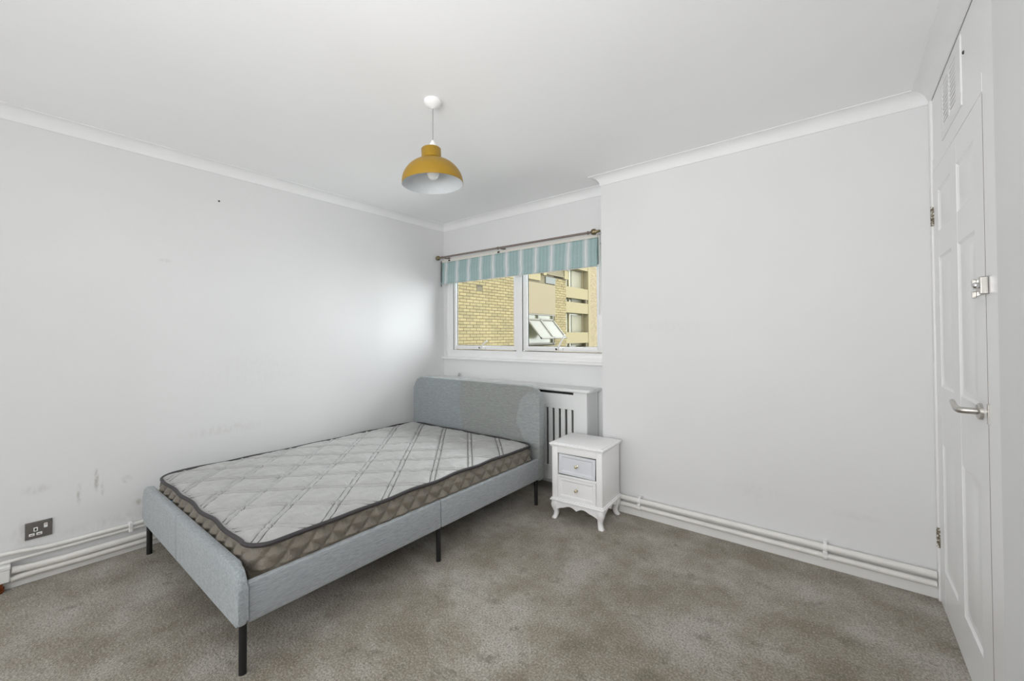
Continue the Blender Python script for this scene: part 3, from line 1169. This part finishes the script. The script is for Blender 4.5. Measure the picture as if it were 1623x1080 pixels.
def drawer(zb, zt, hw, y, mat, tilt):
    d = MB()
    R0 = (-hw, hw, zb, zt)

    def ins(k):
        return (R0[0] + k, R0[1] - k, R0[2] + k * .9, R0[3] - k * .9)
    d.frustum(ins(0), y + 0.016, ins(0), y, 'XZ')
    st = [(0.0, 0.0), (0.018, 0.0), (0.024, 0.005), (0.027, 0.007), (0.029, 0.0068)]
    for (k0, d0), (k1, d1) in zip(st[:-1], st[1:]):
        d.frustum(ins(k0), y + d0, ins(k1), y + d1, 'XZ')
    q = ins(st[-1][0])
    yy = y + st[-1][1]
    d.quad([(q[0], yy, q[2]), (q[1], yy, q[2]), (q[1], yy, q[3]), (q[0], yy, q[3])])
    q = ins(0)
    d.quad([(q[0], y + .016, q[2]), (q[1], y + .016, q[2]), (q[1], y + .016, q[3]), (q[0], y + .016, q[3])])
    d.box(-hw + .012, hw - .012, y + .017, HDB - 0.03, zb + .01, zt - .03)
    bmesh.ops.remove_doubles(d.bm, verts=d.bm.verts[:], dist=1e-5)
    if tilt:
        bmesh.ops.rotate(d.bm, cent=(0, y, (zb + zt) / 2), matrix=Matrix.Rotation(math.radians(tilt), 3, 'Y'), verts=d.bm.verts[:])
    o = d.build('drawer', mat, nt, smooth=25)
    o['local_build'] = True
    k = MB()
    zc = (zb + zt) / 2
    k.lathe((0, y + 0.007, zc), [(0, 0), (0.0075, 0), (0.0075, -.003), (.0035, -.005), (.0035, -.012), (.0085, -.016), (.011, -.021), (.0095, -.026), (.005, -.029), (0, -.030)], 10, 'Y')
    k.build('knob', M_crystal, o)
    return o


drawer(0.1485, 0.2855, 0.1365, FY + 0.002, M_stand, 0)
o = drawer(0.3075, 0.4400, 0.1310, FY + 0.007, M_stand_shade, 1.1)
o['label'] = 'slightly skewed drawer with shade painted in as cooler white, dark plate behind its gap'
# dark plate standing in for shade in the drawer gaps
MB().box(-0.1384, 0.1384, FY + 0.0155, FY + 0.020, 0.3005, 0.4475).build('drawer_gap_shade', M_dark, nt)
m = MB()
m.box(-0.193, 0.193, -0.168, 0.166, 0.122, 0.134, 0.005, 3)
m.box(-0.187, 0.187, -0.161, 0.161, 0.1335, 0.1415, 0.003)
m.build('base_moulding', M_stand, nt, smooth=35)


def scallop(half, drop):
    pts = [(-half, 0.1225), (half, 0.1225)]
    N = 28
    low = []
    for k in range(N + 1):
        u = -1 + 2 * k / N
        au = abs(u)
        z = 0.086 + 0.016 * math.sin(min(1, (au) / 0.62) * PI) ** 1.0 * (1 if au < .62 else 0) - 0.004 * (1 - au) ** 6 * drop
        if au >= .62:
            z = 0.086 - 0.020 * ((au - .62) / .38) ** 1.5
        low.append((u * half, z))
    return pts + list(reversed(low))


MB().prism(scallop(0.150, 1), -0.158, -0.144, 'XZ').build('apron', M_stand, nt)
MB().prism(scallop(0.150, 1), 0.140, 0.154, 'XZ').build('apron', M_stand, nt)
for s in (-1, 1):
    MB().prism(scallop(0.125, 0), s * 0.162, s * 0.176, 'YZ').build('apron', M_stand, nt)
SEC = [(0.1225, .044, 0), (0.112, .048, .001), (0.095, .048, .004), (0.078, .043, .004), (0.060, .036, .001), (0.040, .031, -.003), (0.022, .031, -.001), (0.008, .034, .005), (0.0, .033, .008)]
for sx in (-1, 1):
    for sy in (-1, 1):
        mb = MB()
        rgs = []
        for (z, w_, off) in SEC:
            cx, cy = sx * (0.160 + off), sy * (0.136 + off)
            h = w_ / 2
            c_ = 0.006
            pts = [(-h + c_, -h), (h - c_, -h), (h, -h + c_), (h, h - c_), (h - c_, h), (-h + c_, h), (-h, h - c_), (-h, -h + c_)]
            rgs.append([mb.bm.verts.new((cx + a, cy + b_, z)) for a, b_ in pts])
        for A_, B_ in zip(rgs[:-1], rgs[1:]):
            for k in range(8):
                mb.bm.faces.new((A_[k], A_[(k + 1) % 8], B_[(k + 1) % 8], B_[k]))
        mb.bm.faces.new(rgs[0])
        mb.bm.faces.new(rgs[-1])
        mb.build('leg', M_stand, nt, smooth=50)

# ------------------------------------------------------------------ pendant lamp
LX, LY = 1.708, 2.040
lp = thing('pendant_lamp', (LX, LY, H), 'mustard yellow domed pendant lamp hanging from the ceiling', 'pendant lamp')
MB().lathe((LX, LY, H), [(0, 0), (.040, 0), (.0425, -.003), (.0425, -.010), (.038, -.018), (.028, -.028), (.014, -.034), (.006, -.040), (0, -.040)], 40).build('ceiling_rose', M_plastic, lp, smooth=40)
MB().tube([(LX, LY, H - 0.038), (LX, LY, 2.185)], 0.0032, 8).build('cord', M_cord, lp, smooth=60)
MB().lathe((LX, LY, 2.170), [(0, .032), (.006, .032), (.009, .024), (.016, .012), (.018, 0), (.018, -.045), (0, -.045)], 24).build('lamp_holder', M_plastic, lp, smooth=40)
TILT = Matrix.Rotation(math.radians(-2.0), 4, 'Y') @ Matrix.Rotation(math.radians(2.0), 4, 'X')
outer = [(.019, .1745), (.044, .1745), (.0475, .171), (.0475, .130), (.050, .124)]
for k in range(15):
    a = math.radians(18 + 72 * k / 14)
    outer.append((0.148 * math.sin(a), 0.004 + 0.122 * math.cos(a)))
outer += [(.148, .0), (.1465, -.001)]
inner = [(max(0.018, r - 0.0018), h - 0.0012) for r, h in outer[:-1]] + [(.1455, -.0005)]


def shade_part(prof, name, mat, parent):
    mb = MB()
    mb.lathe((0, 0, 0), prof, 64)
    bmesh.ops.transform(mb.bm, matrix=Matrix.Translation((LX, LY, 1.988)) @ TILT, verts=mb.bm.verts[:])
    return mb.build(name, mat, parent, smooth=50)


sh = shade_part(outer, 'shade', M_yellow, lp)
li = shade_part(inner, 'shade_lining', M_lining, sh)
li['label'] = 'pale grey-white inside of the shade'
MB().lathe((LX, LY, 2.040), [(0, -.030), (.012, -.029), (.022, -.022), (.029, -.008), (.030, .004), (.026, .022), (.018, .042), (.0135, .058), (.0135, .084), (0, .084)], 28).build('bulb', M_bulb, lp, smooth=60)

# ------------------------------------------------------------------ pipes
def pipe(name, pts, r, label, mat=M_pipe, group=None):
    o = MB().tube(pts, r, 16).build(name, mat, smooth=50)
    return tag(o, label, 'pipe', group)


def bend(p, q, n=6):
    return [Vector(p).lerp(Vector(q), k / n) for k in range(n + 1)]


pipe('heating_pipe', [(0.0295, 3.46, 0.155), (0.0295, 2.0, 0.157), (0.0295, 1.2, 0.1585), (0.0295, .95, .161), (0.0295, .88, .164), (0.0295, .81, .174), (0.0295, .76, .179), (.0295, .4, .182), (.0295, YB, .182)], 0.0105,
     'thin white pipe, topmost of four along the left wall')
pipe('heating_pipe', [(0.0275, 3.46, 0.130), (0.0275, 1.5, 0.133), (.0275, .9, .1375), (.0275, .6, .141), (0.0275, YB, 0.141)], 0.0080,
     'thinnest white pipe, second from top along the left wall')
pipe('heating_pipe', [(0.037, 3.46, 0.083), (.037, 1.4, .083), (0.037, 0.95, 0.082), (.037, .85, .086), (0.037, 0.775, .094)], 0.0165,
     'thick white pipe, third from top along the left wall')
pipe('heating_pipe', [(0.035, 3.46, 0.047), (0.035, 1.4, 0.0475), (.035, 1.05, .0485), (0.035, 0.95, 0.051), (.035, .86, .054), (0.035, 0.80, .053), (.035, .772, .048)], 0.0140,
     'thick white pipe, lowest of four along the left wall')
pipe('heating_pipe', [(XR + 0.02, D - 0.0345, 0.1145), (3.0, D - 0.0345, 0.1155), (WX - 0.012, D - 0.0345, 0.1165)], 0.0165, 'white pipe, upper of two along the plain far wall')
pipe('heating_pipe', [(XR + 0.02, D - 0.0335, 0.070), (3.0, D - 0.0335, 0.0715), (WX - 0.012, D - 0.0335, 0.073)], 0.0155, 'white pipe, lower of two along the plain far wall')


def clip_far(x, label):
    c = thing('pipe_clip', (x, D - 0.03, 0.092), label, 'pipe clip')
    for zc, r in ((0.115, 0.0165), (0.071, 0.0155)):
        q = MB()
        n = 14
        R1, R2 = r + 0.0008, r + 0.0055
        pts = [(D - 0.034 + R2 * math.cos(PI * (-.5 - k / n)), zc + R2 * math.sin(PI * (-.5 - k / n))) for k in range(n + 1)]
        pts += [(D - 0.034 + R1 * math.cos(PI * (-.5 - k / n)), zc + R1 * math.sin(PI * (-.5 - k / n))) for k in reversed(range(n + 1))]
        q.prism(pts, x - 0.008, x + 0.008, 'YZ')
        q.build('clip_ring', M_gloss, c)
    MB().box(x - 0.010, x + 0.010, D - 0.060, D - 0.046, 0.086, 0.0995, 0.002).build('clip_screw', M_gloss, c)
    MB().box(x - 0.008, x + 0.008, D - 0.040, D - 0.0002, 0.130, 0.145, 0.003).build('clip_lug', M_gloss, c)


clip_far(2.187, 'white double pipe clip on the far wall beside the nightstand')
clip_far(3.190, 'white double pipe clip on the far wall, nearer the door')
c = thing('pipe_clip', (0.03, 1.213, 0.14), 'white pipe clip on the left wall by the foot of the bed', 'pipe clip')
MB().box(0.0002, 0.0425, 1.206, 1.222, 0.1425, 0.1715, 0.004).build('clip_ring', M_gloss, c)
MB().box(0.0002, 0.0415, 1.206, 1.222, 0.119, 0.1415, 0.004).build('clip_ring', M_gloss, c)
bx = thing('pipe_boxing', (0.04, 0.72, 0.0), 'white pipe collar box at the left edge of the photo', 'pipe box')
MB().box(0.0002, 0.062, 0.665, 0.772, 0.108, 0.128, 0.004).build('upper_block', M_gloss, bx)
MB().box(0.0002, 0.060, 0.672, 0.770, 0.048, 0.1075, 0.004).build('lower_block', M_gloss, bx)
q = MB().tube([(0.040, 0.735, 0.0), (0.040, 0.735, 0.048)], 0.014, 14)
q.lathe((0.040, 0.735, 0.012), [(.0135, -.006), (.021, -.006), (.021, .012), (.0135, .012)], 6)
q.build('copper_tail', M_copper, bx, smooth=40)

# ------------------------------------------------------------------ wall socket
sk = thing('wall_socket', (0, 0.866, 0.255), 'dark steel single socket with switch low on the left wall', 'socket')
MB().box(0, 0.007, 0.818, 0.911, 0.2125, 0.2975, 0.002).build('face_plate', M_socket, sk)


def pin(ya, yb, za, zb):
    MB().box(0.0065, 0.0095, ya, yb, za, zb, 0.0015).build('pin_surround', M_plastic, sk)
    MB().box(0.0094, 0.0099, ya + .004, yb - .004, za + .004, zb - .004).build('pin_hole', M_dark if zb - za > .015 else M_rad, sk)


pin(0.8465, 0.8605, 0.2495, 0.2690)
pin(0.8315, 0.8495, 0.2290, 0.2405)
pin(0.8570, 0.8750, 0.2290, 0.2405)
MB().box(0.0065, 0.0115, 0.8815, 0.8945, 0.2590, 0.2810, 0.002).build('rocker_switch', M_plastic, sk)
MB().box(0.0114, 0.0118, 0.8835, 0.8925, 0.2745, 0.2775).build('switch_mark', M_copper, sk)

# ------------------------------------------------------------------ outside: neighbouring wing with yellow brick
struct(MB().box(-30, 25, 4.2, 45, -6.2, -6.0).build('ground', M_ground), 'yard far below the window, unseen and lightened to bounce light up', 'ground')
K = -3.6
BL_, BHh, MG = 0.215, 0.065, 0.010
wing = thing('apartment_building', (K, 8.0, -6.0), 'yellow brick flats across the yard, seen through the left pane and with an open casement', 'building')
wall = MB()
wall.box(K - 0.30, K - 0.012, 3.95, 9.88, -6, 3.06)
wall.box(K - 0.30, K - 0.012, 9.88, 11.50, -6, 0.93)
wall.box(K - 0.30, K - 0.012, 11.50, 12.21, -6, 3.03)
wall = wall.build('brick_wall', M_mortar, wing)


def brick_mesh():
    me = bpy.data.meshes.new('brick')
    x, y, z = 0.045, BL_ / 2, BHh / 2
    c = 0.004
    v = []
    for (xx, k) in ((-x, 0), (x - c, 0), (x, c)):
        v += [(xx, -y + k, -z + k), (xx, y - k, -z + k), (xx, y - k, z - k), (xx, -y + k, z - k)]
    fcs = [(0, 3, 2, 1), (8, 9, 10, 11)]
    for b_ in (0, 4):
        for i in range(4):
            j = (i + 1) % 4
            fcs.append((b_ + i, b_ + j, b_ + 4 + j, b_ + 4 + i))
    me.from_pydata(v, [], fcs)
    me.materials.append(M_brick)
    return me


BME = brick_mesh()
PY, PZ = BL_ + MG, BHh + MG


def world_to(o):
    q = Vector((0, 0, 0))
    while o is not None:
        q += o.location
        o = o.parent
    return q


singles = 0
sv, sf = [], []


def add_box(vs, fs, x0, x1, y0, y1, z0, z1):
    b_ = len(vs)
    vs += [(x0, y0, z0), (x1, y0, z0), (x1, y1, z0), (x0, y1, z0), (x0, y0, z1), (x1, y0, z1), (x1, y1, z1), (x0, y1, z1)]
    for f_ in ((0, 3, 2, 1), (4, 5, 6, 7), (0, 1, 5, 4), (1, 2, 6, 5), (2, 3, 7, 6), (3, 0, 4, 7)):
        fs.append(tuple(b_ + i for i in f_))


wo = world_to(wall)
VENT = (8.02, 8.225, 2.322, 2.425)
nrow = int((3.06 + 1.5) / PZ)
for r in range(nrow):
    zc = -1.5 + (r + 0.5) * PZ
    off = (r % 2) * PY / 2
    y = 3.96 - off
    while y < 9.88 - 0.02:
        ya, yb = max(3.955, y), min(9.88, y + BL_)
        y += PY
        if yb - ya < 0.05:
            continue
        if ya < VENT[1] and yb > VENT[0] and zc - .03 < VENT[3] and zc + .03 > VENT[2]:
            ya2 = [(ya, min(yb, VENT[0] - .01)), (max(ya, VENT[1] + .01), yb)]
            for a_, b_ in ya2:
                if b_ - a_ > 0.03:
                    add_box(sv, sf, K - 0.06, K + random.uniform(-.002, .003), a_, b_, zc - BHh / 2, zc + BHh / 2)
            continue
        full = yb - ya > BL_ - 1e-4
        if full and 7.28 < ya and yb < 9.62 and 1.06 < zc < 2.78 and singles < 290:
            o = bpy.data.objects.new('brick', BME)
            o.location = Vector((K - 0.045 + random.uniform(-.002, .003), (ya + yb) / 2, zc)) - wo
            o.rotation_euler = (random.uniform(-.004, .004), 0, random.uniform(-.006, .006))
            COL.objects.link(o)
            o.parent = wall
            singles += 1
        else:
            add_box(sv, sf, K - 0.06, K + random.uniform(-.002, .003), ya, yb, zc - BHh / 2, zc + BHh / 2)
# the pier beyond the window bay
r = 0
for r in range(int((3.03 + 1.5) / PZ)):
    zc = -1.5 + (r + 0.5) * PZ
    cuts = [(11.503, 11.715), (11.725, 11.94), (11.95, 12.165), (12.175, 12.207)] if r % 2 else [(11.503, 11.605), (11.615, 11.83), (11.84, 12.055), (12.065, 12.207)]
    for ya, yb in cuts:
        add_box(sv, sf, K - 0.06, K + random.uniform(-.003, .006), ya, yb, zc - BHh / 2, zc + BHh / 2)
    # the pier's far return
    for xa in (K - 0.28, K - 0.15):
        add_box(sv, sf, xa, xa + 0.10, 12.20, 12.215, zc - BHh / 2, zc + BHh / 2)
me = bpy.data.meshes.new('brickwork')
me.from_pydata([tuple(Vector(v) - wo) for v in sv], [], sf)
me.materials.append(M_brick)
o = bpy.data.objects.new('brickwork', me)
COL.objects.link(o)
o.parent = wall
o['kind'] = 'stuff'
# air brick
ab = MB()
ab.box(K - 0.05, K - 0.006, VENT[0], VENT[1], VENT[2], VENT[3])
for i in range(5):
    zz = VENT[2] + 0.008 + i * 0.019
    ab.box(K - 0.01, K + 0.001, VENT[0], VENT[1], zz, zz + 0.009)
ab.build('air_brick', M_mortar_far, wing)
# window bay: cream infill panel, transom lights, open top-hung casement, sill
MB().box(K - 0.06, K + 0.035, 9.885, 11.515, 1.862, 2.765, 0.006).build('infill_panel', M_panel, wing)
f = MB()
f.box(K - 0.05, K + 0.03, 9.885, 11.50, 1.825, 1.86, 0.003)
f.box(K - 0.05, K + 0.025, 9.885, 9.93, 0.96, 1.825, 0.003)
f.box(K - 0.05, K + 0.025, 11.37, 11.42, 0.96, 1.825, 0.003)
f.box(K - 0.05, K + 0.025, 10.58, 10.63, 1.70, 1.825, 0.003)
f.box(K - 0.05, K + 0.025, 9.885, 11.42, 1.690, 1.715, 0.003)
f.box(K - 0.05, K + 0.025, 9.885, 11.50, 0.96, 1.01, 0.003)
fo = f.build('bay_frame', M_outwhite, wing)
MB().box(K - 0.04, K - 0.03, 9.885, 11.50, 1.0, 1.83).build('pane', M_dimglass, fo)
MB().box(K - 0.05, K - 0.01, 11.42, 11.50, 0.93, 1.83).build('bay_reveal', M_mortar, wing)
# casement swung out from its top edge
HZ_, BZ_ = 1.700, 1.134
OUT = 0.50
y0c, y1c = 9.99, 11.33


def sw(y, t, off=0.0):
    dx, dz = OUT, BZ_ - HZ_
    L = math.hypot(dx, dz)
    nx_, nz_ = -dz / L, dx / L
    return Vector((K + 0.03 + dx * t + nx_ * off, y, HZ_ + dz * t + nz_ * off))


def slab(mb, ya, yb, ta, tb, th):
    v = [mb.bm.verts.new(sw(y, t, o_)) for o_ in (0, th) for (y, t) in ((ya, ta), (yb, ta), (yb, tb), (ya, tb))]
    for f_ in ((0, 1, 2, 3), (7, 6, 5, 4), (0, 4, 5, 1), (1, 5, 6, 2), (2, 6, 7, 3), (3, 7, 4, 0)):
        mb.bm.faces.new([v[i] for i in f_])


s = MB()
slab(s, y0c, y1c, 0.0, 0.075, 0.035)
slab(s, y0c, y1c, 0.94, 1.0, 0.035)
slab(s, y0c, y0c + 0.05, 0.0, 1.0, 0.035)
slab(s, y1c - 0.05, y1c, 0.0, 1.0, 0.035)
slab(s, 10.60, 10.69, 0.0, 1.0, 0.035)
so = s.build('open_casement', M_outwhite, wing)
for (a, b_) in ((y0c + 0.045, 10.605), (10.685, y1c - 0.045)):
    s = MB()
    slab(s, a, b_, 0.07, 0.945, 0.012)
    s.build('pane', M_frost, so)
s = MB()
s.prism([(K - 0.05, 0.955), (K + 0.14, 0.925), (K + 0.14, 0.885), (K - 0.05, 0.885)], 9.87, 11.56, 'XZ')
s.build('window_ledge', M_render, wing)
MB().box(K - 0.02, K + 0.02, 9.88, 11.50, 0.80, 0.885).build('ledge_shadow_course', M_timber, wing)
# eaves above: lead flashing, beam ends and soffit
MB().box(K - 0.30, K - 0.02, 9.88, 11.52, 2.765, 3.06).build('eaves_timber', M_timber, wing)
MB().box(K - 0.10, K + 0.015, 11.02, 11.56, 2.80, 3.00, 0.004).build('lead_flashing', M_lead, wing)
MB().box(K - 0.34, K + 0.06, 3.95, 12.26, 3.06, 3.10, 0.004).build('soffit_board', M_timber, wing)
MB().box(K - 0.34, K + 0.04, 10.95, 12.24, 3.10, 3.30, 0.004).build('eaves_beam', M_timber, wing)
for (a, b_) in ((10.83, 10.98), (12.02, 12.24)):
    MB().box(K - 0.30, K + 0.07, a, b_, 3.02, 3.30, 0.005).build('beam_end', M_render, wing)
MB().box(K - 0.06, K + 0.03, 9.88, 10.72, 2.84, 3.06, 0.004).build('fascia_board', M_render, wing)
MB().box(K - 5.0, K + 0.10, 3.95, 12.28, 3.30, 3.42, 0.01).build('flat_roof', M_lead, wing)
MB().box(K - 5.0, K - 0.31, 3.95, 12.20, -6, 3.3).build('building_core', M_mortar, wing)

# balcony block further back
K2 = -8.0
bb = thing('balcony_block', (K2, 21.5, -6.0), 'distant cream balcony block of flats, seen through the right pane', 'building')
PER = 2.45
by0, by1 = 19.55, 22.02
MB().box(K2 - 6.0, K2 - 0.40, 17.5, 24.2, -6, 11.0).build('rear_wall', M_render, bb)
MB().box(K2 - 1.45, K2 + 0.02, 22.05, 22.30, -6, 11.0).build('party_wall', M_render, bb)
MB().box(K2 - 1.45, K2 + 0.02, 19.30, by0, -6, 11.0).build('party_wall', M_render, bb)
for k in range(-2, 4):
    zt = 1.385 + k * PER
    MB().box(K2 - 0.12, K2, by0, by1 + .03, zt - 0.60, zt, 0.01).build('parapet', M_render, bb)
    MB().box(K2 - 1.45, K2 - 0.0, by0, by1 + .03, zt - 1.40, zt - 0.815, 0.01).build('balcony_slab', M_render, bb)
    MB().box(K2 - 0.14, K2 - 0.03, by0, by0 + 0.10, zt - .815, zt - .60).build('parapet_post', M_timber, bb)
    MB().box(K2 - 0.14, K2 - 0.03, by1 - 0.20, by1 - 0.06, zt - .815, zt - .60).build('parapet_post', M_timber, bb)
    z1_ = zt + 1.06
    gf = MB()
    gf.box(K2 - 0.39, K2 - 0.36, 19.60, 22.03, zt - .80, z1_)
    gfo = gf.build('balcony_window', M_dimglass, bb)
    MB().box(K2 - 0.357, K2 - 0.33, 20.72, 21.86, zt - .75, z1_ - 0.09).build('curtain', M_curtain, gfo)
    q = MB()
    q.box(K2 - 0.36, K2 - 0.30, 20.36, 20.44, zt - .8, z1_)
    q.box(K2 - 0.36, K2 - 0.33, 21.93, 22.03, zt - .8, z1_)
    q.build('window_post', M_render, gfo)
# brick pier of the block, too far to pick the bricks apart singly
pier = MB().box(K2 - 1.4, K2 - 0.012, 22.30, 23.62, -6, 11.0).build('brick_pier', M_mortar_far, bb)
po = world_to(pier)
sv, sf = [], []
for r in range(int(12 / PZ)):
    zc = -2.0 + (r + .5) * PZ
    y = 22.302 - (r % 2) * PY / 2
    while y < 23.60:
        ya, yb = max(22.302, y), min(23.615, y + BL_)
        y += PY
        if yb - ya > 0.03:
            add_box(sv, sf, K2 - 0.05, K2 + random.uniform(-.003, .004), ya, yb, zc - BHh / 2, zc + BHh / 2)
me = bpy.data.meshes.new('brickwork')
me.from_pydata([tuple(Vector(v) - po) for v in sv], [], sf)
me.materials.append(M_brick_far)
o = bpy.data.objects.new('brickwork', me)
COL.objects.link(o)
o.parent = pier
o['kind'] = 'stuff'
for k in range(-2, 4):
    MB().box(K2 - 1.0, K2 - 0.2, 23.62, 24.2, 0.35 + k * PER, 1.95 + k * PER).build('stair_window', M_dimglass, bb)
    MB().box(K2 - 1.0, K2 - 0.15, 23.62, 24.2, -0.50 + k * PER, 0.35 + k * PER).build('stair_panel', M_render, bb)

for o in bpy.data.objects:
    if 'local_build' in o:
        del o['local_build']
